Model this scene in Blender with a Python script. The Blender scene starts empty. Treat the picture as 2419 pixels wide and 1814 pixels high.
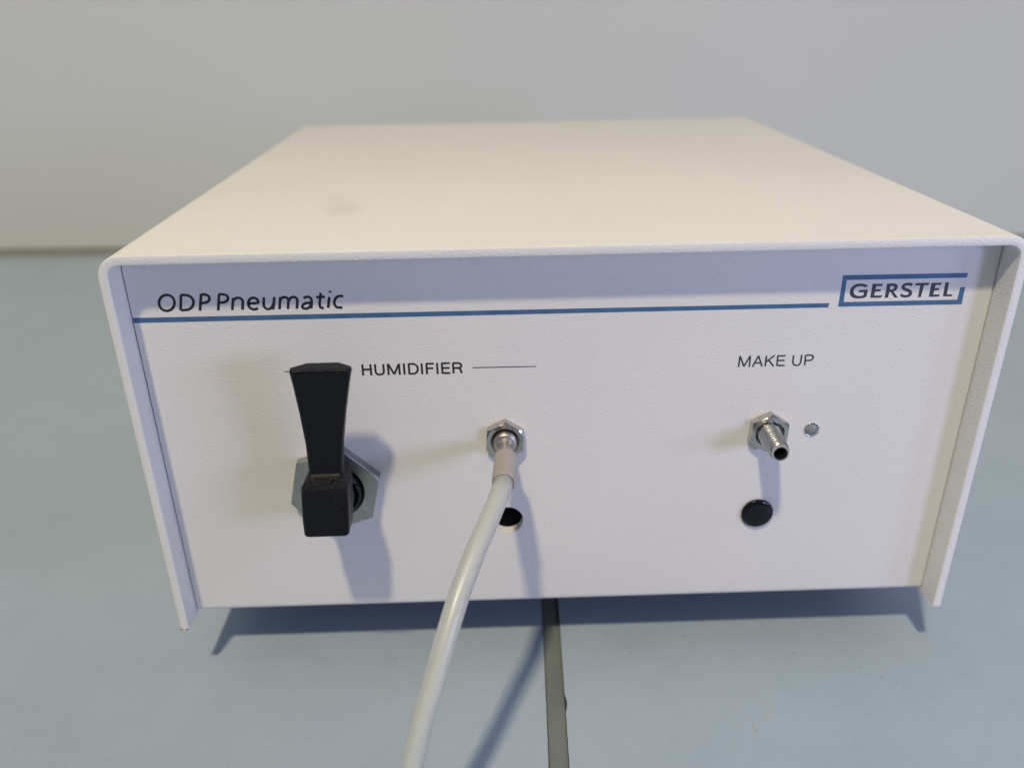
import bpy, bmesh, math, random
from mathutils import Vector, Matrix
from mathutils.geometry import tessellate_polygon

SC = bpy.context.scene
COL = SC.collection
R_ = math.radians

# ------------------------------------------------------------------ camera
W, H, D = 0.260, 0.1298, 0.2634      # cover of the instrument: width, height, depth
T = 0.0028                            # sheet thickness of the cover
RO = 0.0065                           # outer bend radius
PY = 0.0085                           # how far the front panel sits behind the cover's edge
TZ = -0.0217                          # height of the table top (box stands on feet)
AX = -0.034                           # the table and wall are turned this much against the box

cam_d = bpy.data.cameras.new('camera')
cam = bpy.data.objects.new('camera', cam_d); COL.objects.link(cam)
rot = Matrix.Rotation(-0.0207808, 3, 'Z') @ Matrix.Rotation(1.1368, 3, 'X') @ Matrix.Rotation(-0.0172437, 3, 'Z')
cam.matrix_world = Matrix.Translation((-0.020995, -0.219723, 0.190338)) @ rot.to_4x4()
cam_d.sensor_width = 36.0
cam_d.lens = 1933.8 / 2419 * 36.0
cam_d.clip_start = 0.005; cam_d.clip_end = 20
cam_d.dof.use_dof = True
cam_d.dof.focus_distance = 0.243
cam_d.dof.aperture_fstop = 8.0
SC.camera = cam

# ------------------------------------------------------------------ light
world = bpy.data.worlds.new('World'); SC.world = world
world.use_nodes = True
wb = world.node_tree.nodes['Background']
# dim room: pale ceiling above, darker towards the floor
_tc = world.node_tree.nodes.new('ShaderNodeTexCoord'); _sp = world.node_tree.nodes.new('ShaderNodeSeparateXYZ')
_mr = world.node_tree.nodes.new('ShaderNodeMapRange'); _rp = world.node_tree.nodes.new('ShaderNodeValToRGB')
world.node_tree.links.new(_tc.outputs['Generated'], _sp.inputs[0]); world.node_tree.links.new(_sp.outputs[2], _mr.inputs[0])
_mr.inputs[1].default_value = -1.0; _mr.inputs[2].default_value = 1.0
world.node_tree.links.new(_mr.outputs[0], _rp.inputs[0]); world.node_tree.links.new(_rp.outputs[0], wb.inputs[0])
_e = _rp.color_ramp.elements
_e[0].position = 0.0; _e[0].color = (0.24, 0.28, 0.46, 1)
_e[1].position = 1.0; _e[1].color = (1.0, 1.0, 1.03, 1)
_m = _e.new(0.5); _m.color = (0.38, 0.44, 0.76, 1)
wb.inputs[1].default_value = 0.275

def area(name, loc, target, sx, sy, power, color):
    l = bpy.data.lights.new(name, 'AREA'); l.shape = 'RECTANGLE'; l.size = sx; l.size_y = sy
    l.energy = power; l.color = color
    o = bpy.data.objects.new(name, l); COL.objects.link(o)
    o.location = loc
    o.rotation_euler = (Vector(target) - Vector(loc)).to_track_quat('-Z', 'Y').to_euler()
    return o
# warm ceiling lamp, up and to the left in front of the bench
area('ceiling_lamp', (-0.620, -1.785, 3.430), (0, 0.1, 0.06), 0.19, 0.19, 107, (1.0, 0.868, 0.600))
# pale cool light from close by on the right
area('side_lamp', (0.385, -0.380, 0.185), (-0.02, 0.06, 0.05), 0.09, 0.11, 0.78, (0.53, 0.56, 1.0))
# added cool light far to the right, tints the wall bluish
area('added_cool_light', (2.60, -1.50, 0.61), (0, 0.3, 0.1), 0.60, 0.48, 13, (0.56, 0.66, 1.0))

SC.view_settings.view_transform = 'Standard'
SC.view_settings.look = 'None'
SC.view_settings.exposure = 0.0
SC.view_settings.gamma = 1.0

# ------------------------------------------------------------------ materials
def new_mat(name):
    m = bpy.data.materials.new(name); m.use_nodes = True
    nt = m.node_tree
    return m, nt, nt.nodes['Principled BSDF']
def N(nt, t, **kw):
    n = nt.nodes.new(t)
    for k, v in kw.items(): setattr(n, k, v)
    return n
def L(nt, a, b): nt.links.new(a, b)
def coords(nt, scale=(1, 1, 1), rot=(0, 0, 0)):
    tc = N(nt, 'ShaderNodeTexCoord'); mp = N(nt, 'ShaderNodeMapping')
    mp.inputs['Scale'].default_value = scale; mp.inputs['Rotation'].default_value = rot
    L(nt, tc.outputs['Object'], mp.inputs[0]); return mp.outputs[0]
def noise(nt, vec, scale, detail=3, rough=0.5):
    n = N(nt, 'ShaderNodeTexNoise'); n.inputs['Scale'].default_value = scale
    n.inputs['Detail'].default_value = detail; n.inputs['Roughness'].default_value = rough
    L(nt, vec, n.inputs['Vector']); return n.outputs[0]
def ramp(nt, fac, stops):
    r = N(nt, 'ShaderNodeValToRGB'); e = r.color_ramp.elements
    e[0].position, e[0].color = stops[0][0], (*stops[0][1], 1)
    e[1].position, e[1].color = stops[-1][0], (*stops[-1][1], 1)
    for p_, c in stops[1:-1]:
        x = e.new(p_); x.color = (*c, 1)
    L(nt, fac, r.inputs[0]); return r.outputs[0]
def mix(nt, fac, a, b):
    m = N(nt, 'ShaderNodeMix', data_type='RGBA')
    if isinstance(fac, float): m.inputs[0].default_value = fac
    else: L(nt, fac, m.inputs[0])
    for i, v in ((6, a), (7, b)):
        if isinstance(v, tuple): m.inputs[i].default_value = (*v, 1)
        else: L(nt, v, m.inputs[i])
    return m.outputs[2]
def bump(nt, b, height, dist, strength=1.0, prev=None):
    n = N(nt, 'ShaderNodeBump'); n.inputs['Distance'].default_value = dist; n.inputs['Strength'].default_value = strength
    L(nt, height, n.inputs['Height'])
    if prev: L(nt, prev, n.inputs['Normal'])
    L(nt, n.outputs[0], b.inputs['Normal']); return n.outputs[0]
def math_(nt, op, a, b=None):
    n = N(nt, 'ShaderNodeMath', operation=op)
    for i, v in enumerate((a, b)):
        if v is None: continue
        if isinstance(v, (int, float)): n.inputs[i].default_value = v
        else: L(nt, v, n.inputs[i])
    return n.outputs[0]
def specks(nt, vec, scale, thr, keep):
    """sparse little dots: voronoi cells whose random value is below keep"""
    v = N(nt, 'ShaderNodeTexVoronoi'); v.inputs['Scale'].default_value = scale; L(nt, vec, v.inputs['Vector'])
    d = math_(nt, 'LESS_THAN', v.outputs['Distance'], thr)
    sep = N(nt, 'ShaderNodeSeparateColor'); L(nt, v.outputs['Color'], sep.inputs[0])
    k = math_(nt, 'LESS_THAN', sep.outputs[0], keep)
    return math_(nt, 'MULTIPLY', d, k)
def blob(nt, centre, radius, vec=None):
    """soft round stain at one place"""
    if vec is None: vec = N(nt, 'ShaderNodeTexCoord').outputs['Object']
    d = N(nt, 'ShaderNodeVectorMath', operation='DISTANCE'); L(nt, vec, d.inputs[0]); d.inputs[1].default_value = centre
    mr = N(nt, 'ShaderNodeMapRange', interpolation_type='SMOOTHSTEP')
    mr.inputs['From Min'].default_value = radius; mr.inputs['From Max'].default_value = radius * 0.2
    L(nt, d.outputs['Value'], mr.inputs['Value']); return mr.outputs[0]

def powder(name, col, bscale, bdist, rough=0.48, flat=1.0, stains=()):
    m, nt, b = new_mat(name)
    v = coords(nt)
    v2 = coords(nt, (1.0, 1.0, 1.7), (0, R_(12), 0))
    n1 = noise(nt, v2, bscale, 2.5, 0.55); n2 = noise(nt, v, bscale * 2.6, 2, 0.5); n3 = noise(nt, v, 14, 3)
    hgt = math_(nt, 'ADD', n1, math_(nt, 'MULTIPLY', n2, 0.35))
    bump(nt, b, hgt, bdist)
    c = ramp(nt, n3, [(0.3, tuple(x * 0.965 for x in col)), (0.7, col)])
    s = specks(nt, v, 95, 0.04, 0.03)
    c = mix(nt, math_(nt, 'MULTIPLY', s, 0.55), c, (0.22, 0.21, 0.2))
    for cen, r_, k in stains:
        c = mix(nt, math_(nt, 'MULTIPLY', blob(nt, cen, r_), k), c, (0.38, 0.37, 0.34))
    L(nt, c, b.inputs['Base Color'])
    b.inputs['Roughness'].default_value = rough
    b.inputs['Specular IOR Level'].default_value = 0.4
    return m

M_cover = powder('cream powder coat', (0.768, 0.758, 0.738), 950, 0.00019, 0.40,
                 stains=[((-0.0702, 0.048, 0.1298), 0.009, 0.15), ((-0.0712, 0.056, 0.1298), 0.011, 0.14), ((-0.0745, 0.068, 0.1298), 0.010, 0.09)])
M_panel = powder('white powder coat', (0.757, 0.736, 0.712), 1050, 0.00013, 0.5)

def plain(name, col, rough, metal=0.0, bs=None, bd=0.0, spec=0.5):
    m, nt, b = new_mat(name)
    b.inputs['Base Color'].default_value = (*col, 1); b.inputs['Roughness'].default_value = rough
    b.inputs['Metallic'].default_value = metal; b.inputs['Specular IOR Level'].default_value = spec
    if bs:
        v = coords(nt); n = noise(nt, v, bs, 3)
        bump(nt, b, n, bd)
        c = ramp(nt, noise(nt, v, bs * 0.3, 3), [(0.3, tuple(x * 0.85 for x in col)), (0.7, tuple(min(1, x * 1.1) for x in col))])
        L(nt, c, b.inputs['Base Color'])
    return m

M_blue = plain('blue print', (0.055, 0.135, 0.270), 0.45, bs=700, bd=0.00005)
M_black_ink = plain('black print', (0.016, 0.016, 0.022), 0.5, bs=700, bd=0.00005)
M_logo_ink = plain('dark slate print', (0.036, 0.042, 0.058), 0.5, bs=700, bd=0.00005)
M_grey_ink = plain('charcoal print', (0.035, 0.037, 0.05), 0.5, bs=700, bd=0.00005)
M_dark = plain('dark interior', (0.003, 0.003, 0.004), 0.7, spec=0.05)
M_rubber = plain('black rubber', (0.02, 0.02, 0.02), 0.7)
M_steel = plain('bright steel', (0.56, 0.545, 0.52), 0.17, 1.0, bs=1500, bd=0.00003)
M_thread = plain('nickel thread', (0.60, 0.585, 0.56), 0.22, 1.0, bs=1800, bd=0.00004)
M_bignut = plain('dull zinc', (0.42, 0.43, 0.41), 0.42, 1.0, bs=900, bd=0.00006)
M_glossblack = plain('glossy black plastic', (0.0035, 0.004, 0.006), 0.07, spec=0.35)
M_edge_nick = plain('bare metal nick', (0.12, 0.12, 0.12), 0.5)
M_barb = plain('matt nickel', (0.55, 0.50, 0.45), 0.38, 1.0, bs=1500, bd=0.00003)

def lever_mat():
    m, nt, b = new_mat('black moulded plastic')
    v = coords(nt)
    n1 = noise(nt, v, 1600, 3); n2 = noise(nt, coords(nt, (1, 1, 2.2)), 900, 3, 0.6)
    # scuffed grain where the paddle meets the hub, its sparkle painted as pale specks
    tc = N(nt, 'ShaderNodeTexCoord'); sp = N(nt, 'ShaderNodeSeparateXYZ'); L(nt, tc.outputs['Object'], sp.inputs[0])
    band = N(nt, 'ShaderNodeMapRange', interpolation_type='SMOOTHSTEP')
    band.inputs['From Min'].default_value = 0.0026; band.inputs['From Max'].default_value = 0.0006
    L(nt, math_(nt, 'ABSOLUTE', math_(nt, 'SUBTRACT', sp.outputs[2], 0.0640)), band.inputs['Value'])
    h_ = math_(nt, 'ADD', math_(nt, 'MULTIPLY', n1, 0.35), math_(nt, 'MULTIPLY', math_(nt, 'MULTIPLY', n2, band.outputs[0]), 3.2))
    bump(nt, b, h_, 0.00028)
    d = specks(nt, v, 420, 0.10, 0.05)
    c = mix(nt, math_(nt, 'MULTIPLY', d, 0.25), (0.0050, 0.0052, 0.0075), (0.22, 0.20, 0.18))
    glint = ramp(nt, noise(nt, coords(nt, (1, 1, 1.6)), 1500, 2, 0.7), [(0.58, (0, 0, 0)), (0.66, (1, 1, 1))])
    b2 = N(nt, 'ShaderNodeMapRange', interpolation_type='SMOOTHSTEP')       # highlight line painted along the upper edge
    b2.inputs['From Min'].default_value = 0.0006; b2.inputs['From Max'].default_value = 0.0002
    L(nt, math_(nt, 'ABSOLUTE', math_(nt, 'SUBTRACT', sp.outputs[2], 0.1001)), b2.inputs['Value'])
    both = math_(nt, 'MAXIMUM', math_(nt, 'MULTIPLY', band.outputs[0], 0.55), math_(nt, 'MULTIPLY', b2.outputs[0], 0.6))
    c = mix(nt, math_(nt, 'MULTIPLY', glint, both), c, (0.055, 0.053, 0.05))
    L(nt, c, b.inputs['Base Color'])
    b.inputs['Roughness'].default_value = 0.33
    b.inputs['Specular IOR Level'].default_value = 0.22
    return m
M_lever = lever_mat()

def tube_mat(name, col, rough, trans, sss):
    m, nt, b = new_mat(name)
    b.inputs['Base Color'].default_value = (*col, 1); b.inputs['Roughness'].default_value = rough
    b.inputs['IOR'].default_value = 1.42
    b.inputs['Transmission Weight'].default_value = trans
    b.inputs['Subsurface Weight'].default_value = sss
    b.inputs['Subsurface Radius'].default_value = (1.0, 0.95, 0.8); b.inputs['Subsurface Scale'].default_value = 0.004
    v = coords(nt); bump(nt, b, noise(nt, v, 260, 2), 0.0001)
    return m
M_tube = tube_mat('milky silicone', (0.95, 0.96, 0.90), 0.30, 0.72, 0.30)
M_sleeve = tube_mat('frosted sleeve', (0.43, 0.40, 0.365), 0.40, 0.15, 0.3)

SMUDGES = [(0.0461, 0.0134, 0.0008, .35), (0.0238, 0.0079, 0.0007, .3), (0.0250, 0.0057, 0.0007, .3), (0.0830, 0.0029, 0.0005, .5),
    (0.0985, -0.0037, .0005, .45), (0.1030, -0.0052, .0006, .35), (0.1053, -0.0082, .0004, .45), (0.1090, -0.0101, .0006, .4), (0.1131, -0.0124, .0005, .45), (0.1167, -0.0137, .0004, .4),
    (0.0593, -0.0305, .0005, .35), (0.0588, -0.0290, .0004, .3), (0.0592, -0.0275, .0004, .3), (-0.0080, -0.0100, .0005, .4), (-0.0100, -0.0200, .0006, .3), (-0.0600, 0.0060, .0006, .4)]
def table_mat():
    m, nt, b = new_mat('pale grey green laminate')
    v = coords(nt)
    n1 = noise(nt, v, 9, 4, 0.6); n2 = noise(nt, v, 900, 3, 0.7); n3 = noise(nt, v, 60, 4, 0.6)
    f = math_(nt, 'ADD', math_(nt, 'MULTIPLY', n1, 0.5), math_(nt, 'ADD', math_(nt, 'MULTIPLY', n2, 0.35), math_(nt, 'MULTIPLY', n3, 0.25)))
    c = ramp(nt, f, [(0.36, (0.290, 0.362, 0.436)), (0.64, (0.340, 0.416, 0.495))])
    s = specks(nt, v, 120, 0.055, 0.05)
    c = mix(nt, math_(nt, 'MULTIPLY', s, 0.5), c, (0.16, 0.18, 0.19))
    s2 = specks(nt, coords(nt, (1, 1, 1), (0, 0, 1)), 60, 0.028, 0.05)
    c = mix(nt, math_(nt, 'MULTIPLY', s2, 0.5), c, (0.62, 0.66, 0.66))
    # a few smudges and a dotted scratch on the right-hand slab
    w_ = N(nt, 'ShaderNodeTexCoord').outputs['Object']
    for cx, cy, r_, k in SMUDGES:
        c = mix(nt, math_(nt, 'MULTIPLY', blob(nt, (cx, cy, TZ), r_ * 1.3, w_), k), c, (0.14, 0.17, 0.19))
    # fine scratches
    sc = noise(nt, coords(nt, (1, 0.16, 1), (0, 0, R_(62))), 260, 5, 0.75)
    sc2 = ramp(nt, sc, [(0.69, (0, 0, 0)), (0.74, (1, 1, 1))])
    c = mix(nt, math_(nt, 'MULTIPLY', sc2, 0.30), c, (0.25, 0.28, 0.28))
    L(nt, c, b.inputs['Base Color'])
    b.inputs['Roughness'].default_value = 0.42
    b.inputs['Specular IOR Level'].default_value = 0.35
    bump(nt, b, n2, 0.00005)
    return m
M_table = table_mat()
M_joint = plain('olive grey joint', (0.152, 0.172, 0.162), 0.5, bs=160, bd=0.0001)
M_edge = plain('dirty edge', (0.05, 0.05, 0.042), 0.7)
def wall_mat():
    m, nt, b = new_mat('off white wall panel')
    v = coords(nt)
    n1 = noise(nt, v, 2.5, 3, 0.5); n2 = noise(nt, v, 500, 3, 0.6)
    c = ramp(nt, n1, [(0.3, (0.620, 0.642, 0.655)), (0.7, (0.655, 0.676, 0.688))])
    L(nt, c, b.inputs['Base Color']); b.inputs['Roughness'].default_value = 0.55
    bump(nt, b, n2, 0.0002)
    return m
M_wall = wall_mat()
M_seal = plain('olive sealing strip', (0.33, 0.335, 0.285), 0.5, bs=120, bd=0.0001)

# ------------------------------------------------------------------ helpers
def obj(name, verts, faces, mat, parent=None, smooth=False):
    me = bpy.data.meshes.new(name); me.from_pydata([tuple(v) for v in verts], [], faces)
    bm = bmesh.new(); bm.from_mesh(me)
    bmesh.ops.recalc_face_normals(bm, faces=bm.faces); bm.to_mesh(me); bm.free()
    me.materials.append(mat)
    if smooth:
        for p_ in me.polygons: p_.use_smooth = True
    o = bpy.data.objects.new(name, me); COL.objects.link(o)
    if parent:
        o.parent = parent
        o.matrix_parent_inverse = world_of(parent).inverted()
    return o
def world_of(o):
    m = o.matrix_basis.copy()
    if o.parent: m = world_of(o.parent) @ o.matrix_parent_inverse @ m
    return m
def thing(name, loc, label, cat, rz=0.0):
    o = bpy.data.objects.new(name, None); COL.objects.link(o); o.location = loc; o.rotation_euler = (0, 0, rz)
    o['label'] = label; o['category'] = cat; o.empty_display_size = 0.01
    return o
def bevel(o, w, seg=2, ang=40):
    m = o.modifiers.new('edge_rounding', 'BEVEL'); m.width = w; m.segments = seg
    m.limit_method = 'ANGLE'; m.angle_limit = R_(ang); m.harden_normals = False
    return o
def smooth_by_angle(o, ang=35):
    me = o.data
    for p_ in me.polygons: p_.use_smooth = True
    bm = bmesh.new(); bm.from_mesh(me)
    for e in bm.edges:
        if len(e.link_faces) == 2 and e.calc_face_angle(0) > R_(ang): e.smooth = False
    bm.to_mesh(me); bm.free(); return o
def box(a, b):
    (x0, y0, z0), (x1, y1, z1) = a, b
    v = [(x0, y0, z0), (x1, y0, z0), (x1, y1, z0), (x0, y1, z0), (x0, y0, z1), (x1, y0, z1), (x1, y1, z1), (x0, y1, z1)]
    return v, [(0, 3, 2, 1), (4, 5, 6, 7), (0, 1, 5, 4), (1, 2, 6, 5), (2, 3, 7, 6), (3, 0, 4, 7)]
def loft(rings, cap0=True, cap1=True):
    """rings: lists of equally many points"""
    n = len(rings[0]); v = [p_ for r in rings for p_ in r]; f = []
    for i in range(len(rings) - 1):
        for j in range(n):
            k = (j + 1) % n
            f.append((i * n + j, i * n + k, (i + 1) * n + k, (i + 1) * n + j))
    if cap0: f.append(tuple(range(n))[::-1])
    if cap1: f.append(tuple(range((len(rings) - 1) * n, len(rings) * n)))
    return v, f
def frame(axis):
    a = Vector(axis).normalized(); u = a.cross(Vector((0, 0, 1))).normalized(); w = u.cross(a).normalized()
    return a, u, w
def lathe(origin, axis, prof, n=48, cap0=False, cap1=False):
    """prof: (distance along the axis, radius)"""
    a, u, w = frame(axis); o = Vector(origin)
    rings = [[o + a * t + (u * math.cos(2 * math.pi * j / n) + w * math.sin(2 * math.pi * j / n)) * r for j in range(n)] for t, r in prof]
    return loft(rings, cap0, cap1)
def curve_pts(ctrl, per=14):
    """Catmull-Rom through the control points"""
    P_ = [Vector(c) for c in ctrl]; P_ = [2 * P_[0] - P_[1]] + P_ + [2 * P_[-1] - P_[-2]]; out = []
    for i in range(1, len(P_) - 2):
        a, b, c, d = P_[i - 1:i + 3]
        for k in range(per):
            t = k / per
            out.append(0.5 * ((2 * b) + (c - a) * t + (2 * a - 5 * b + 4 * c - d) * t * t + (3 * b - a - 3 * c + d) * t ** 3))
    out.append(P_[-2]); return out
def sweep(pts, r, n=32):
    rings = []; up = Vector((1, 0, 0))
    for i, p_ in enumerate(pts):
        t = (pts[min(i + 1, len(pts) - 1)] - pts[max(i - 1, 0)]).normalized()
        s = t.cross(up).normalized(); w = s.cross(t).normalized()
        rings.append([p_ + (s * math.cos(2 * math.pi * j / n) + w * math.sin(2 * math.pi * j / n)) * r for j in range(n)])
    return rings
def tube_mesh(pts, ro, ri, n=32):
    A = sweep(pts, ro, n); B = sweep(pts, ri, n)
    return loft(A + B[::-1] + [A[0]], False, False)

# ------------------------------------------------------------------ setting: table and wall (turned slightly against the box)
tw = Matrix.Rotation(AX, 4, 'Z')
def TW(x, y, z):
    """point given along the bench's own directions -> world; joint centre line runs through x=0"""
    return Matrix.Translation((-0.00345, 0, 0)) @ tw @ Vector((x, y, z))
YW = 0.541
bench = bpy.data.objects.new('bench', None); COL.objects.link(bench); bench['kind'] = 'structure'
bench.location = (0, 0.1, TZ - 0.03)
def bench_obj(name, verts, faces, mat):
    return obj(name, [TW(*v) for v in verts], faces, mat, bench)
JW = 0.0031                            # half width of the joint strip
rnd = random.Random(4)
def slab(name, side):
    """worktop slab whose joint edge is slightly ragged"""
    ys = []; y = -0.6
    while y < YW + 0.02:
        ys.append(y); y += 0.0016 if -0.06 < y < 0.06 else 0.03
    ys.append(YW + 0.02)
    v = []; f = []
    for y in ys:
        rag = rnd.uniform(-1, 1) * 0.00010
        if side > 0 and -0.0205 < y < -0.0128: rag -= 0.0004 * math.sin((y + 0.0205) / 0.0077 * math.pi) * -1
        xe = side * (JW + rag); xf = side * 1.4
        v += [(xe, y, TZ), (xf, y, TZ), (xe, y, TZ - 0.02), (xf, y, TZ - 0.02)]
    n = len(ys)
    for i in range(n - 1):
        a = i * 4; b = a + 4
        f += [(a, a + 1, b + 1, b), (a + 2, b + 2, b + 3, a + 3), (a, b, b + 2, a + 2), (a + 1, a + 3, b + 3, b + 1)]
    f += [(0, 2, 3, 1), (4 * n - 4, 4 * n - 3, 4 * n - 1, 4 * n - 2)]
    return bench_obj(name, v, f, M_table)
slab('worktop_slab', -1); slab('worktop_slab', 1)
v, f = box((-JW + 0.0001, -0.6, TZ - 0.018), (JW - 0.0001, YW + 0.02, TZ - 0.00035))
bench_obj('joint_strip', v, f, M_joint)
# thin dirty lines along both edges of the joint strip
for s in (-1, 1):
    pts = []; y = -0.6; v = []; f = []
    while y < YW:
        wv = 0.00009 + 0.00007 * rnd.random()
        c = s * (JW - 0.00004 + rnd.uniform(-1, 1) * 0.00004)
        if s > 0 and -0.0205 < y < -0.0128:
            c += 0.00055 * math.sin((y + 0.0205) / 0.0077 * math.pi); wv *= 1.4
        v += [(c - wv, y, TZ + 0.00012), (c + wv, y, TZ + 0.00012), (c - wv, y, TZ - 0.0008), (c + wv, y, TZ - 0.0008)]
        y += 0.0014 if -0.06 < y < 0.06 else 0.04
    n = len(v) // 4
    for i in range(n - 1):
        a = 4 * i; b = a + 4
        f += [(a, a + 1, b + 1, b), (a + 1, a + 3, b + 3, b + 1), (a, b, b + 2, a + 2)]
    bench_obj('joint_edge', v, f, M_edge)

wall = bpy.data.objects.new('wall', None); COL.objects.link(wall); wall['kind'] = 'structure'
wall.location = (0, YW + 0.01, TZ)
def wall_obj(name, a, b, mat):
    v, f = box(a, b); return obj(name, [TW(*p_) for p_ in v], f, mat, wall)
bevel(wall_obj('wall_panel', (-1.4, YW, TZ + 0.0078), (1.4, YW + 0.02, 1.3), M_wall), 0.0006)
wall_obj('sealing_strip', (-1.4, YW - 0.0004, TZ + 0.0003), (1.4, YW + 0.018, TZ + 0.0076), M_seal)

# ------------------------------------------------------------------ the instrument
box_t = thing('instrument_box', (0, D / 2, TZ), 'cream metal bench instrument with a white front panel, black lever and blue printed line', 'instrument')
i_ = W / 2 - T
def arc(cx, cz, r, a0, a1, n=10):
    return [(cx + r * math.cos(R_(a0 + (a1 - a0) * k / n)), cz + r * math.sin(R_(a0 + (a1 - a0) * k / n))) for k in range(n + 1)]
outer = [(W / 2, 0)] + arc(W / 2 - RO, H - RO, RO, 0, 90) + arc(-W / 2 + RO, H - RO, RO, 90, 180) + [(-W / 2, 0)]
ri = RO - T
inner = [(-i_, 0)] + arc(-i_ + ri, H - T - ri, ri, 180, 90) + arc(i_ - ri, H - T - ri, ri, 90, 0) + [(i_, 0)]
def cover_mesh():
    # lofted along y so that the cut edge can be slightly rounded
    e = 0.00035; n = len(outer)
    def offs(pl_, k, sgn):   # offset polyline by k
        out = []
        for j, (x, z) in enumerate(pl_):
            a = pl_[max(j - 1, 0)]; b = pl_[min(j + 1, len(pl_) - 1)]
            dx, dz = b[0] - a[0], b[1] - a[1]; l_ = math.hypot(dx, dz)
            out.append((x - dz / l_ * k * sgn, z + dx / l_ * k * sgn))
        return out
    # outer polyline runs counter-clockwise (normal inward = left), inner runs clockwise
    rings = []
    for y, k in ((0.0, e), (e * 0.3, e * 0.3), (e, 0.0), (D - e, 0.0), (D, e)):
        o_ = offs(outer, k, 1.0); in_ = offs(inner, k, 1.0)
        loop = o_ + in_
        rings.append([(x, y, z) for x, z in loop])
    return loft(rings, False, False), len(outer)
(cv_, cf_), no = cover_mesh()
# end faces (front and back) as strips of quads between outer and inner lines
ni = len(inner); nl = no + ni
assert no == ni
def strip(base):
    return [(base + k, base + k + 1, base + nl - 2 - k, base + nl - 1 - k) for k in range(no - 1)]
cf_ += strip(0) + [tuple(reversed(q)) for q in strip(4 * nl)]
cover = smooth_by_angle(obj('cover', cv_, cf_, M_cover, box_t), 50)

# bare nicks at the foot of the left flange
for x0, w_ in ((-0.12995, 0.0007), (-0.12830, 0.0008)):
    v, f = box((x0, -0.00006, -0.00004), (x0 + w_, 0.0004, 0.00045)); obj('bare_nick', v, f, M_edge_nick, box_t)

# front panel: plate with holes
PT = 0.0040
pw = i_ - 0.00042
zt = H - T - 0.0003; rc = ri - 0.0002; PB = 0.0004; RB = 0.0024
HOLE = (-0.0184, 0.0347, 0.0051)
LENS = (0.0791, 0.0659, 0.00245)
def circ(c, r, n=40): return [(c[0] + r * math.cos(2 * math.pi * k / n), c[1] + r * math.sin(2 * math.pi * k / n)) for k in range(n)]
loop = [(-pw, PB + RB), (pw, PB + RB)] + arc(pw - rc, zt - rc, rc, 0, 90, 8) + arc(-pw + rc, zt - rc, rc, 90, 180, 8)
holes = [circ(HOLE, HOLE[2]), circ(LENS, LENS[2])]
loops = [loop] + [h[::-1] for h in holes]
flat = [p_ for l_ in loops for p_ in l_]
tris = tessellate_polygon([[Vector((x, z, 0)) for x, z in l_] for l_ in loops])
v = [(x, PY, z) for x, z in flat] + [(x, PY + PT, z) for x, z in flat]
nf = len(flat); f = [tuple(t) for t in tris] + [tuple(k + nf for k in reversed(t)) for t in tris]
base = 0
for li, l_ in enumerate(loops):
    n = len(l_)
    for k in range(n):
        if li == 0 and k == 0: continue
        a = base + k; b = base + (k + 1) % n
        f.append((a, b, b + nf, a + nf))
    base += n
# rolled lower edge
prev = [0, 1]
for k in range(1, 8):
    a = R_(90 * k / 7); y = PY + RB * (1 - math.cos(a)); z = PB + RB * (1 - math.sin(a))
    v += [(-pw, y, z), (pw, y, z)]; cur = [len(v) - 2, len(v) - 1]
    f.append((prev[0], prev[1], cur[1], cur[0])); prev = cur
v += [(-pw, PY + PT, PB), (pw, PY + PT, PB)]; cur = [len(v) - 2, len(v) - 1]; f.append((prev[0], prev[1], cur[1], cur[0]))
f.append((cur[0], cur[1], nf + 1, nf))
panel = smooth_by_angle(obj('front_panel', v, f, M_panel, box_t), 30)

# prints lie on the panel, 0.02 mm proud
YP = PY - 0.00002
cnt = [0]
def ribbon(pts, w, V, F, y):
    """flat stroke with mitred joints; pts in metres (x, z)"""
    n = len(pts); closed = math.dist(pts[0], pts[-1]) < 1e-5
    L_, R2 = [], []
    for k in range(n):
        if closed: a = pts[k - 1] if k else pts[-2]; b = pts[(k + 1)] if k < n - 1 else pts[1]
        else: a = pts[max(k - 1, 0)]; b = pts[min(k + 1, n - 1)]
        p_ = pts[k]
        d1 = Vector((p_[0] - a[0], p_[1] - a[1])); d2 = Vector((b[0] - p_[0], b[1] - p_[1]))
        if d1.length < 1e-9: d1 = d2.copy()
        if d2.length < 1e-9: d2 = d1.copy()
        d1.normalize(); d2.normalize(); t = (d1 + d2).normalized(); nn = Vector((-t.y, t.x))
        m_ = min(1.5, 1 / max(0.3, nn.dot(Vector((-d1.y, d1.x)))))
        L_.append((p_[0] + nn.x * w / 2 * m_, p_[1] + nn.y * w / 2 * m_)); R2.append((p_[0] - nn.x * w / 2 * m_, p_[1] - nn.y * w / 2 * m_))
    b0 = len(V)
    for l_, r in zip(L_, R2): V += [(l_[0], y, l_[1]), (r[0], y, r[1])]
    for k in range(n - 1): F.append((b0 + 2 * k, b0 + 2 * k + 1, b0 + 2 * k + 3, b0 + 2 * k + 2))
def smooth_stroke(pts):
    if len(pts) < 5: return pts
    for _ in range(2):        # corner cutting, ends kept
        q = [pts[0]]
        for a, b in zip(pts[:-1], pts[1:]):
            q += [(a[0] * .78 + b[0] * .22, a[1] * .78 + b[1] * .22), (a[0] * .22 + b[0] * .78, a[1] * .22 + b[1] * .78)]
        pts = q[:1] + q[2:-2] + [pts[-1]] if math.dist(pts[0], pts[-1]) > 1e-5 else q + [pts[-1]]
    return pts
def lettering(name, strokes, w, mat, curved=True):
    V, F = [], []
    for k, s in enumerate(strokes):
        pts = [(x / 1000, z / 1000) for x, z in s]
        if curved: pts = smooth_stroke(pts)
        ribbon(pts, w, V, F, YP - 0.0000035 * (k % 5))
    return obj(name, V, F, mat, panel)
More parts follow.
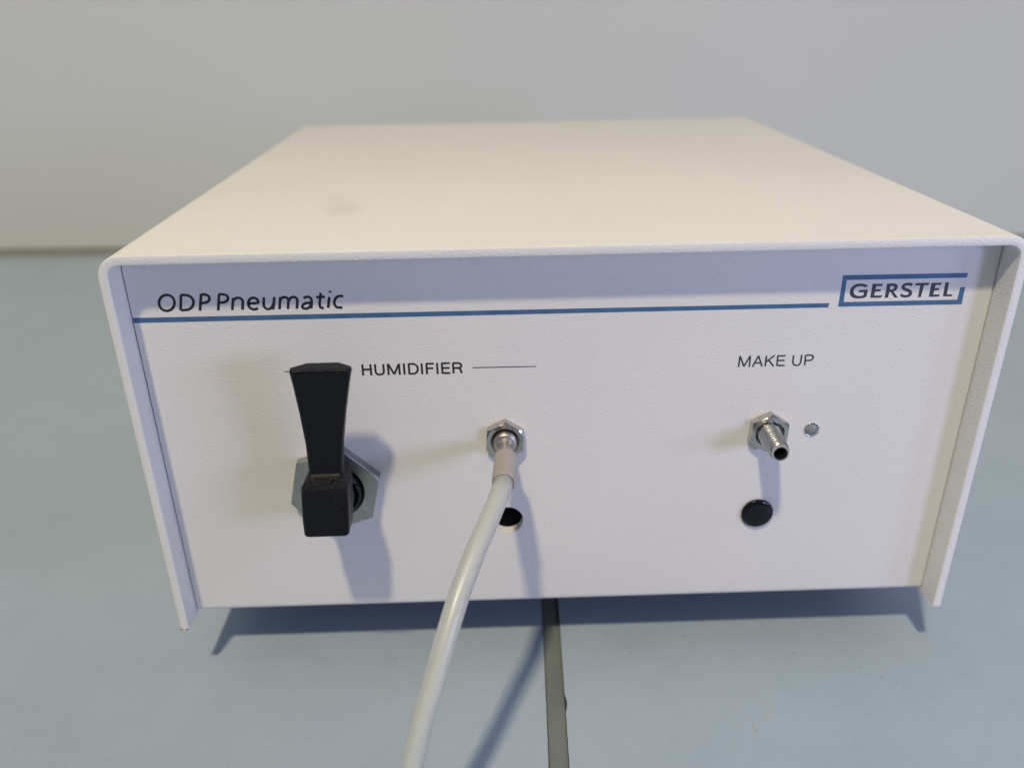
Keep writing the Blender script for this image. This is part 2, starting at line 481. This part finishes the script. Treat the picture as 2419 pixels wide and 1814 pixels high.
G={"title":[[[-113.81,113.26],[-113.77,113.89],[-113.88,114.48],[-114.14,114.99],[-114.53,115.39],[-115.03,115.65],[-115.59,115.74],[-116.18,115.67],[-116.77,115.45],[-117.31,115.07],[-117.76,114.58],[-118.1,114.0],[-118.3,113.37],[-118.34,112.74],[-118.24,112.14],[-117.98,111.63],[-117.59,111.23],[-117.09,110.97],[-116.52,110.87],[-115.92,110.94],[-115.33,111.17],[-114.79,111.55],[-114.34,112.04],[-114.01,112.63],[-113.81,113.26]],[[-111.52,115.67],[-112.5,110.96]],[[-111.53,115.64],[-110.15,115.58],[-108.98,115.14],[-108.36,114.3],[-108.28,113.31],[-108.8,112.11],[-109.67,111.3],[-110.99,110.92],[-112.5,110.96]],[[-105.75,115.71],[-106.92,110.68]],[[-105.79,115.63],[-104.46,115.57],[-103.68,115.14],[-103.48,114.37],[-103.9,113.56],[-104.67,113.14],[-105.61,112.99],[-106.36,112.99]],[[-100.6,115.64],[-101.66,110.6]],[[-100.63,115.56],[-99.22,115.52],[-98.38,115.12],[-98.16,114.37],[-98.55,113.56],[-99.35,113.11],[-100.28,112.97],[-101.16,112.99]],[[-96.7,114.39],[-97.58,110.63]],[[-97.04,113.25],[-96.54,113.92],[-95.78,114.31],[-95.0,114.35],[-94.39,114.06],[-94.12,113.45],[-94.2,112.62],[-94.61,110.61]],[[-92.6,112.53],[-89.67,112.59],[-89.71,113.39],[-90.04,113.95],[-90.72,114.27],[-91.38,114.2],[-92.04,113.81],[-92.51,113.08],[-92.68,112.17],[-92.5,111.42],[-92.01,110.88],[-91.26,110.66],[-90.59,110.76],[-90.03,111.02]],[[-87.86,114.33],[-88.21,112.61],[-88.24,111.64],[-87.92,110.94],[-87.21,110.64],[-86.39,110.84],[-85.76,111.44],[-85.35,112.34]],[[-84.85,114.31],[-85.71,110.46]],[[-83.11,114.27],[-83.87,110.56]],[[-83.39,113.17],[-82.93,113.85],[-82.29,114.19],[-81.58,114.2],[-81.06,113.86],[-80.88,113.17],[-81.08,112.29],[-81.41,110.55]],[[-80.91,112.97],[-80.44,113.76],[-79.77,114.13],[-79.03,114.19],[-78.5,113.85],[-78.3,113.18],[-78.47,112.22],[-78.81,110.57]],[[-76.48,113.77],[-75.84,114.09],[-75.13,114.15],[-74.51,113.89],[-74.19,113.27],[-74.25,112.39],[-74.62,110.54]],[[-74.26,112.28],[-75.22,112.31],[-76.15,112.19],[-76.85,111.79],[-77.21,111.22],[-77.01,110.71],[-76.41,110.48],[-75.61,110.6],[-74.93,111.08],[-74.39,111.84]],[[-71.3,115.29],[-71.84,112.88],[-72.1,111.51],[-71.91,110.83],[-71.47,110.57],[-70.94,110.61]],[[-72.81,113.95],[-70.25,114.05]],[[-68.98,113.97],[-69.68,110.61]],[[-68.52,115.82],[-68.66,115.22]],[[-64.93,114.0],[-65.61,114.21],[-66.49,114.07],[-67.23,113.51],[-67.69,112.56],[-67.74,111.62],[-67.35,110.88],[-66.65,110.53],[-65.49,110.56]]],"hum":[[[-61.43,92.36],[-61.43,88.68]],[[-58.99,92.33],[-59.0,88.64]],[[-61.4,90.65],[-58.99,90.62]],[[-57.57,92.34],[-57.63,90.03],[-57.48,89.38],[-57.09,88.99],[-56.48,88.81],[-55.77,88.91],[-55.26,89.31],[-55.04,89.96],[-55.07,92.3]],[[-53.72,88.62],[-53.71,92.35]],[[-53.65,92.26],[-52.01,88.81]],[[-52.01,88.81],[-50.41,92.23]],[[-50.37,92.31],[-50.35,88.59]],[[-48.91,92.32],[-48.89,88.62]],[[-47.43,92.28],[-47.42,88.71]],[[-47.42,92.13],[-46.06,92.11],[-45.3,91.78],[-44.83,91.13],[-44.74,90.32],[-45.03,89.47],[-45.6,88.96],[-46.28,88.8],[-47.43,88.82]],[[-43.56,92.21],[-43.51,88.6]],[[-42.07,92.25],[-42.06,88.56]],[[-42.08,92.06],[-39.82,92.0]],[[-42.02,90.52],[-40.06,90.47]],[[-38.87,92.25],[-38.83,88.52]],[[-37.4,92.26],[-37.37,88.6]],[[-37.39,92.05],[-35.02,92.02]],[[-37.35,90.49],[-35.15,90.47]],[[-37.36,88.81],[-35.0,88.78]],[[-34.01,92.23],[-34.0,88.59]],[[-34.0,92.01],[-32.62,92.02],[-31.85,91.83],[-31.5,91.27],[-31.66,90.71],[-32.14,90.42],[-32.93,90.37],[-33.98,90.38]],[[-32.54,90.36],[-32.03,90.14],[-31.74,89.65],[-31.67,89.05],[-31.53,88.56]]],"make":[[[53.41,88.28],[53.44,91.92]],[[53.5,91.92],[55.01,88.47]],[[55.01,88.47],[56.61,91.91]],[[56.66,91.95],[56.7,88.24]],[[57.69,88.21],[59.18,91.88]],[[59.18,91.88],[60.65,88.24]],[[58.36,89.49],[60.13,89.47]],[[61.63,91.87],[61.63,88.25]],[[64.16,91.87],[61.72,89.82]],[[62.51,90.32],[64.21,88.25]],[[65.14,91.85],[65.21,88.37]],[[65.06,91.66],[67.54,91.65]],[[65.15,90.13],[67.44,90.11]],[[65.22,88.46],[67.62,88.45]],[[70.02,91.76],[69.97,89.85],[70.11,89.09],[70.51,88.56],[71.2,88.29],[71.93,88.43],[72.38,88.93],[72.49,89.71],[72.47,91.81]],[[73.69,91.73],[73.84,88.22]],[[73.74,91.6],[75.02,91.68],[75.74,91.57],[76.1,91.12],[76.07,90.49],[75.7,90.02],[75.07,89.86],[73.8,89.87]]],"logo":{"frame":[[[81.31,116.84],[118.36,116.65],[118.38,115.22],[82.66,115.35],[82.75,108.53],[116.91,108.42],[117.03,112.26],[118.51,112.35],[118.55,106.9],[81.32,107.09]]],"G":[[[89.3,113.5],[88.12,114.01],[86.89,114.2],[85.72,114.07],[84.72,113.51],[84.21,112.6],[84.09,111.56],[84.38,110.62],[85.09,109.94],[86.05,109.58],[87.07,109.51],[88.25,109.61],[89.35,110.0],[89.45,112.26],[86.83,112.14],[86.71,111.46],[88.39,111.42],[88.37,110.48],[87.24,110.3],[86.27,110.45],[85.56,110.9],[85.18,111.64],[85.23,112.43],[85.78,113.08],[86.64,113.34],[87.64,113.32],[88.7,112.92]]],"E":[[[90.51,113.99],[93.67,113.91],[93.48,113.21],[91.74,113.22],[91.73,112.27],[93.36,112.29],[93.26,111.61],[91.69,111.56],[91.64,110.33],[94.14,110.38],[93.67,109.59],[90.52,109.63]]],"R":[[[94.87,113.92],[96.69,114.0],[97.52,113.82],[98.13,113.29],[98.25,112.46],[97.89,111.78],[97.2,111.42],[98.86,109.59],[97.85,109.49],[96.27,111.36],[96.02,111.37],[95.89,109.56],[94.85,109.52]],[[95.97,113.13],[96.74,113.18],[97.19,112.9],[97.18,112.38],[96.73,112.1],[95.96,112.08]]],"S":[[[102.75,113.58],[101.97,114.02],[100.86,114.08],[99.81,113.8],[99.32,113.15],[99.37,112.43],[99.99,111.79],[100.96,111.41],[101.73,111.08],[101.9,110.68],[101.57,110.31],[100.88,110.25],[100.14,110.48],[99.69,110.74],[99.3,110.14],[99.99,109.64],[100.93,109.45],[102.02,109.55],[102.74,109.99],[102.93,110.78],[102.65,111.52],[101.84,112.06],[100.99,112.33],[100.37,112.67],[100.34,113.02],[100.71,113.26],[101.42,113.25],[102.12,112.92]]],"T":[[[103.48,113.92],[107.51,113.92],[107.35,113.16],[105.99,113.13],[105.79,109.5],[104.85,109.48],[104.88,113.12],[103.2,113.12]]],"E2":[[[108.09,113.86],[111.19,113.83],[111.07,113.15],[109.43,113.13],[109.43,112.18],[110.82,112.21],[110.72,111.52],[109.37,111.49],[109.35,110.2],[111.44,110.21],[111.02,109.49],[108.12,109.5]]],"L":[[[112.21,113.91],[113.33,113.9],[113.45,110.18],[115.24,110.12],[115.0,109.52],[112.38,109.54]]]}}
lettering('printed_title', G['title'], 0.00080, M_black_ink)
lettering('printed_label', G['hum'], 0.00064, M_black_ink)
lettering('printed_label', G['make'], 0.00052, M_grey_ink)
def rect_print(name, quads, mat):
    V, F = [], []
    for q in quads:
        b = len(V); V += [(x / 1000, YP, z / 1000) for x, z in q]; F.append((b, b + 1, b + 2, b + 3))
    return obj(name, V, F, mat, panel)
rect_print('blue_line', [[(-pw * 1000 + .02, 107.35), (78.3, 106.95), (78.55, 108.3), (-pw * 1000 + .02, 108.95)]], M_blue)
rect_print('marking_line', [[(-28.2, 90.17), (-8.7, 90.08), (-8.7, 90.38), (-28.2, 90.49)]], M_black_ink)
rect_print('marking_line', [[(-85.0, 90.45), (-64.6, 90.36), (-64.6, 90.68), (-85.0, 90.77)]], M_black_ink)
def poly_print(name, loops_, mat):
    vs = [[Vector((x / 1000, z / 1000, 0)) for x, z in l_] for l_ in loops_]
    fl = [p_ for l_ in vs for p_ in l_]
    return obj(name, [(p_.x, YP, p_.y) for p_ in fl], [tuple(t) for t in tessellate_polygon(vs)], mat, panel)
poly_print('logo_frame', G['logo']['frame'], M_blue)
for k in ('G', 'E', 'R', 'S', 'T', 'E2', 'L'): poly_print('logo_letter', G['logo'][k], M_logo_ink)

# dark inside, rear panel and floor of the case
v, f = box((-i_ + 0.0004, PY + PT + 0.0002, 0.0012), (i_ - 0.0004, D - 0.006, 0.0026)); obj('base_plate', v, f, plain('dark underside', (0.05, 0.05, 0.06), 0.6), box_t)
v, f = box((-i_ + 0.0004, D - 0.006, 0.0006), (i_ - 0.0004, D - 0.0045, H - T - 0.0006)); obj('rear_panel', v, f, M_cover, box_t)
v, f = box((-i_ + 0.0004, PY + PT + 0.0001, 0.0028), (i_ - 0.0004, PY + PT + 0.0009, H - T - 0.0006)); obj('inner_wall', v, f, M_dark, box_t)
fv, ff = lathe((0, 0, 0), (0, 0, 1), [(0, 0.0085), (0.001, 0.0098), (0.0215, 0.0085), (0.0229, 0.008)], 32, True, True)
foot = None
for x, y in ((-0.1, 0.075), (0.1, 0.075), (-0.1, 0.225), (0.1, 0.225)):
    if foot is None:
        foot = smooth_by_angle(obj('rubber_foot', fv, ff, M_rubber, box_t)); c = foot
    else:
        c = foot.copy(); COL.objects.link(c); c.parent = box_t; c.matrix_parent_inverse = foot.matrix_parent_inverse.copy()
    c.location = (x, y, TZ)

# recessed disc behind the open hole
v, f = lathe((HOLE[0], PY + 0.0037, HOLE[1]), (0, -1, 0), [(0, HOLE[2] + 0.0006), (0.0001, HOLE[2] + 0.0006), (0.0001, 0.0001)], 40)
obj('hole_backing', v, f, M_dark, panel)
# domed black plug in the second hole
pr = 0.00535
prof = [(0.0, pr * 0.97), (0.0003, pr), (0.0007, pr * 0.995)]
prof += [(0.0007 + 0.0011 * math.sin(R_(a)), pr * (0.20 + 0.785 * math.cos(R_(a)))) for a in range(10, 91, 10)] + [(0.00182, 0.0002)]
v, f = lathe((0.0649, PY, 0.0349), (0, -1, 0), prof, 48, False, True)
obj('blanking_plug', v, f, M_glossblack, box_t, True)
# indicator: small clear lens in a metal-lined hole
v, f = lathe((LENS[0], PY + 0.0022, LENS[1]), (0, -1, 0), [(0, 0.0002), (0.0, 0.0016), (0.0018, 0.0021), (0.0021, 0.00243), (0.00245, 0.00247), (0.00248, 0.00225), (0.0019, 0.0020), (0.0003, 0.0014), (0.0003, 0.0001)], 32)
lens_cup = obj('indicator_cup', v, f, plain('grey reflector', (0.70, 0.72, 0.74), 0.15, 0.8), box_t, True)
mg, ntg, bg = new_mat('smoky clear lens'); bg.inputs['Transmission Weight'].default_value = 0.45
bg.inputs['Base Color'].default_value = (0.40, 0.42, 0.45, 1); bg.inputs['Roughness'].default_value = 0.07; bg.inputs['IOR'].default_value = 1.49
lp = [(0.0, 0.0014), (0.0014, 0.0018)] + [(0.0015 + 0.0012 * math.sin(R_(a)), 0.00195 * math.cos(R_(a)) + 0.00001) for a in range(0, 91, 15)]
v, f = lathe((LENS[0], PY + 0.0018, LENS[1]), (0, -1, 0), lp, 32, True, True)
obj('indicator_lens', v, f, mg, lens_cup, True)

# ------------------------------------------------------------------ nuts
def hexnut(name, cx, cz, Rv, a0, thick, bore, mat, parent, rf=0.90, recess=0.0, y0=PY, tan=0.55, tilt=(0, -1, 0)):
    """hexagonal nut on the panel with a chamfered front"""
    n = 96; rings = []
    def rh(ph):
        t = (ph - a0 + math.pi / 6) % (math.pi / 3) - math.pi / 6
        # distance to the flat in this direction (vertex at t = 0)
        tt = (ph - a0) % (math.pi / 3); tt = tt - math.pi / 6
        return Rv * math.cos(math.pi / 6) / math.cos(tt)
    phs = [a0 + 2 * math.pi * k / n for k in range(n)]
    rfr = Rv * rf
    def P_(ph, r, d): return (cx + r * math.cos(ph), y0 - d, cz + r * math.sin(ph))
    rings.append([P_(p_, bore, 0.0) for p_ in phs])
    rings.append([P_(p_, rh(p_), 0.0) for p_ in phs])
    rings.append([P_(p_, rh(p_), thick - max(0, rh(p_) - rfr) * tan - 0.00006) for p_ in phs])
    rings.append([P_(p_, min(rh(p_) - 0.00008, rfr), thick) for p_ in phs])
    rings.append([P_(p_, bore * 1.10, thick) for p_ in phs])
    rings.append([P_(p_, bore, thick - bore * 0.10) for p_ in phs])
    rings.append(rings[0])
    v, f = loft(rings, False, False)
    return smooth_by_angle(obj(name, v, f, mat, parent), 22)

# ------------------------------------------------------------------ lever valve
VX, VZ = -0.0736, 0.0499
bv, bf = lathe((VX, PY, VZ), (0, -1, 0), [(0, 0.0086), (0.0046, 0.0086), (0.0052, 0.0083), (0.0055, 0.0078), (0.0053, 0.0073), (0.0048, 0.0070),
    (0.0050, 0.0068), (0.0085, 0.0066), (0.0092, 0.0060), (0.0150, 0.0058), (0.0162, 0.0050)], 56, False, True)
valve = smooth_by_angle(obj('lever_valve', bv, bf, M_glossblack, box_t), 50)
hexnut('hex_nut', VX, VZ, 0.0152, R_(16.9), 0.0036, 0.0087, M_bignut, valve, 0.945, tan=0.5)
def section(z, cx, hw, yf, yb, ch, cy=None):
    """outline of the lever seen from above: flat front, back corners chamfered"""
    cy = ch * 0.75 if cy is None else cy
    e = 0.0007
    return [(cx - hw + e, yf, z), (cx + hw - e, yf, z), (cx + hw, yf + e, z), (cx + hw, yb - cy, z),
            (cx + hw - ch, yb, z), (cx - hw + ch, yb, z), (cx - hw, yb - cy, z), (cx - hw, yf + e, z)]
secs = [section(0.0462, -0.0731, 0.0060, -0.0144, -0.0080, 0.0008),
        section(0.0469, -0.0731, 0.0067, -0.0150, -0.0062, 0.0008),
        section(0.0520, -0.0728, 0.0069, -0.0151, -0.0050, 0.0008),
        section(0.0610, -0.0722, 0.0069, -0.0151, -0.0045, 0.0010),
        section(0.0630, -0.0721, 0.0068, -0.0149, -0.0045, 0.0012),
        section(0.0642, -0.0720, 0.0062, -0.0136, -0.0047, 0.0012),
        section(0.0652, -0.0720, 0.0053, -0.0120, -0.0050, 0.0014),
        section(0.0664, -0.0720, 0.0049, -0.0112, -0.0052, 0.0016),
        section(0.0760, -0.0713, 0.0054, -0.0114, -0.0058, 0.0020),
        section(0.0860, -0.0705, 0.0065, -0.0123, -0.0067, 0.0028),
        section(0.0950, -0.0697, 0.0077, -0.0134, -0.0077, 0.0034),
        section(0.0997, -0.0693, 0.00845, -0.0140, -0.0083, 0.0038),
        section(0.1006, -0.0693, 0.00840, -0.0138, -0.0085, 0.0040)]
v, f = loft(secs)
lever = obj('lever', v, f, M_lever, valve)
bevel(lever, 0.00035, 2, 28)
for p_ in lever.data.polygons: p_.use_smooth = False

# ------------------------------------------------------------------ threaded gas port on the right
def threaded(name, o, tip, r0, pitch, mat, parent):
    o = Vector(o); tip = Vector(tip); ln = (tip - o).length; a, u, w = frame(tip - o)
    n = 40; steps = int(ln / (pitch / 8)); rings = []
    for i in range(steps + 1):
        t = ln * i / steps; ring = []
        for j in range(n):
            ph = 2 * math.pi * j / n
            k = (t / pitch + j / n) % 1.0
            d = abs(k - 0.5) * 2
            rb = r0 - max(0.0, t - ln * 0.35) / (ln * 0.65) * 0.00065
            r = rb - 0.00050 * (1 - d) ** 0.8
            if t > ln - 0.0010: r = min(r, 0.00262 - (t - (ln - 0.0010)) * 0.12)
            ring.append(o + a * t + (u * math.cos(ph) + w * math.sin(ph)) * r)
        rings.append(ring)
    def rg(t, r): return [o + a * t + (u * math.cos(2 * math.pi * j / n) + w * math.sin(2 * math.pi * j / n)) * r for j in range(n)]
    rings += [rg(ln + 0.00015, 0.00245), rg(ln + 0.0001, 0.00205), rg(ln - 0.0035, 0.00135), rg(ln - 0.009, 0.0011), rg(ln - 0.0091, 0.0001)]
    v, f = loft(rings, True, True)
    return smooth_by_angle(obj(name, v, f, mat, parent), 60)
port = threaded('threaded_port', (0.0648, PY + 0.001, 0.0661), (0.0637, -0.0078, 0.0668), 0.00365, 0.00125, M_thread, box_t)
hexnut('hex_nut', 0.0648, 0.0662, 0.0067, R_(86), 0.0030, 0.0042, M_steel, port, 0.86, tan=0.62)

# ------------------------------------------------------------------ gas port in the middle with its hose
CX, CZ = -0.0188, 0.0660
mv, mf = lathe((CX, PY + 0.001, CZ), (0, -1, 0), [(0, 0.0037), (0.0050, 0.0037), (0.0056, 0.00355), (0.0059, 0.00320), (0.0060, 0.0028), (0.0061, 0.0025), (0.0066, 0.0022),
    (0.0080, 0.0021), (0.0110, 0.0021), (0.0200, 0.0020)], 48, False, True)
port2 = smooth_by_angle(obj('hose_barb', mv, mf, M_barb, box_t), 40)
nut2 = hexnut('hex_nut', CX, CZ, 0.0067, R_(87), 0.0030, 0.0042, M_steel, port2, 0.86, tan=0.62)
# small stamped marks round the face of the nut
V, F = [], []
for k, a in enumerate((62, 44, 22, 2, -14, 208, 220, 232)):
    r = 0.0050; cx, cz = CX + r * math.cos(R_(a)), CZ + r * math.sin(R_(a)); q = 0.00040; b = len(V); m_ = 8
    for rr, dy in ((q, 0), (q * 0.95, 0.00007), (q * 0.55, 0.00007), (q * 0.5, 0)):
        V += [(cx + rr * math.cos(2 * math.pi * j / m_) * (0.8 if k % 2 else 1.1), PY - 0.003 - dy, cz + rr * math.sin(2 * math.pi * j / m_)) for j in range(m_ - (0))]
    for i in range(3):
        for j in range(m_ - (k % 3 == 1)):
            j2 = (j + 1) % m_; F.append((b + i * m_ + j, b + i * m_ + j2, b + (i + 1) * m_ + j2, b + (i + 1) * m_ + j))
st = obj('stamped_marks', V, F, M_steel, nut2)

hose_t = thing('gas_hose', (CX, -0.004, CZ), 'milky translucent hose pushed on the middle port, hanging down over the bench joint', 'hose')
ctrl = [(-0.0190, -0.0080, 0.0660), (-0.0193, -0.0135, 0.0660), (-0.0197, -0.0180, 0.0658), (-0.0213, -0.0250, 0.0652), (-0.0233, -0.0320, 0.0643), (-0.0255, -0.0390, 0.0631), (-0.0280, -0.0448, 0.0606), (-0.0317, -0.0530, 0.0550), (-0.0350, -0.0605, 0.0481), (-0.0380, -0.0668, 0.0405), (-0.0412, -0.0723, 0.0324), (-0.0442, -0.0775, 0.0221), (-0.0458, -0.0796, 0.0165),
        (-0.0490, -0.0845, 0.0040), (-0.0502, -0.0890, -0.0060), (-0.0520, -0.0965, -0.0135), (-0.0550, -0.1090, -0.0174), (-0.0600, -0.1320, -0.0186), (-0.0700, -0.1600, -0.0187), (-0.0950, -0.2000, -0.0187)]
pts = curve_pts(ctrl, 8)
v, f = tube_mesh(pts, 0.0028, 0.0017, 36)
hose = obj('hose', v, f, M_tube, hose_t, True)
sl = curve_pts([(CX - 0.0001, -0.0035, CZ), (-0.0190, -0.0080, 0.0661), (-0.0193, -0.0130, 0.0660), (-0.0197, -0.0182, 0.0657)], 6)
def ring_at(k, r): return sweep(sl, r, 40)[k]
rad = [0.0027, 0.0032] + [0.0035] * (len(sl) - 3) + [0.00345]
rr = []
for k in range(len(sl)): rr.append(ring_at(k, rad[k]))
rr.append(ring_at(len(sl) - 1, 0.00305))
for k in range(len(sl) - 1, -1, -1): rr.append(ring_at(k, 0.00296 if k > 1 else 0.0022))
rr.append(rr[0])
v, f = loft(rr, False, False)
obj('sleeve', v, f, M_sleeve, hose_t, True)
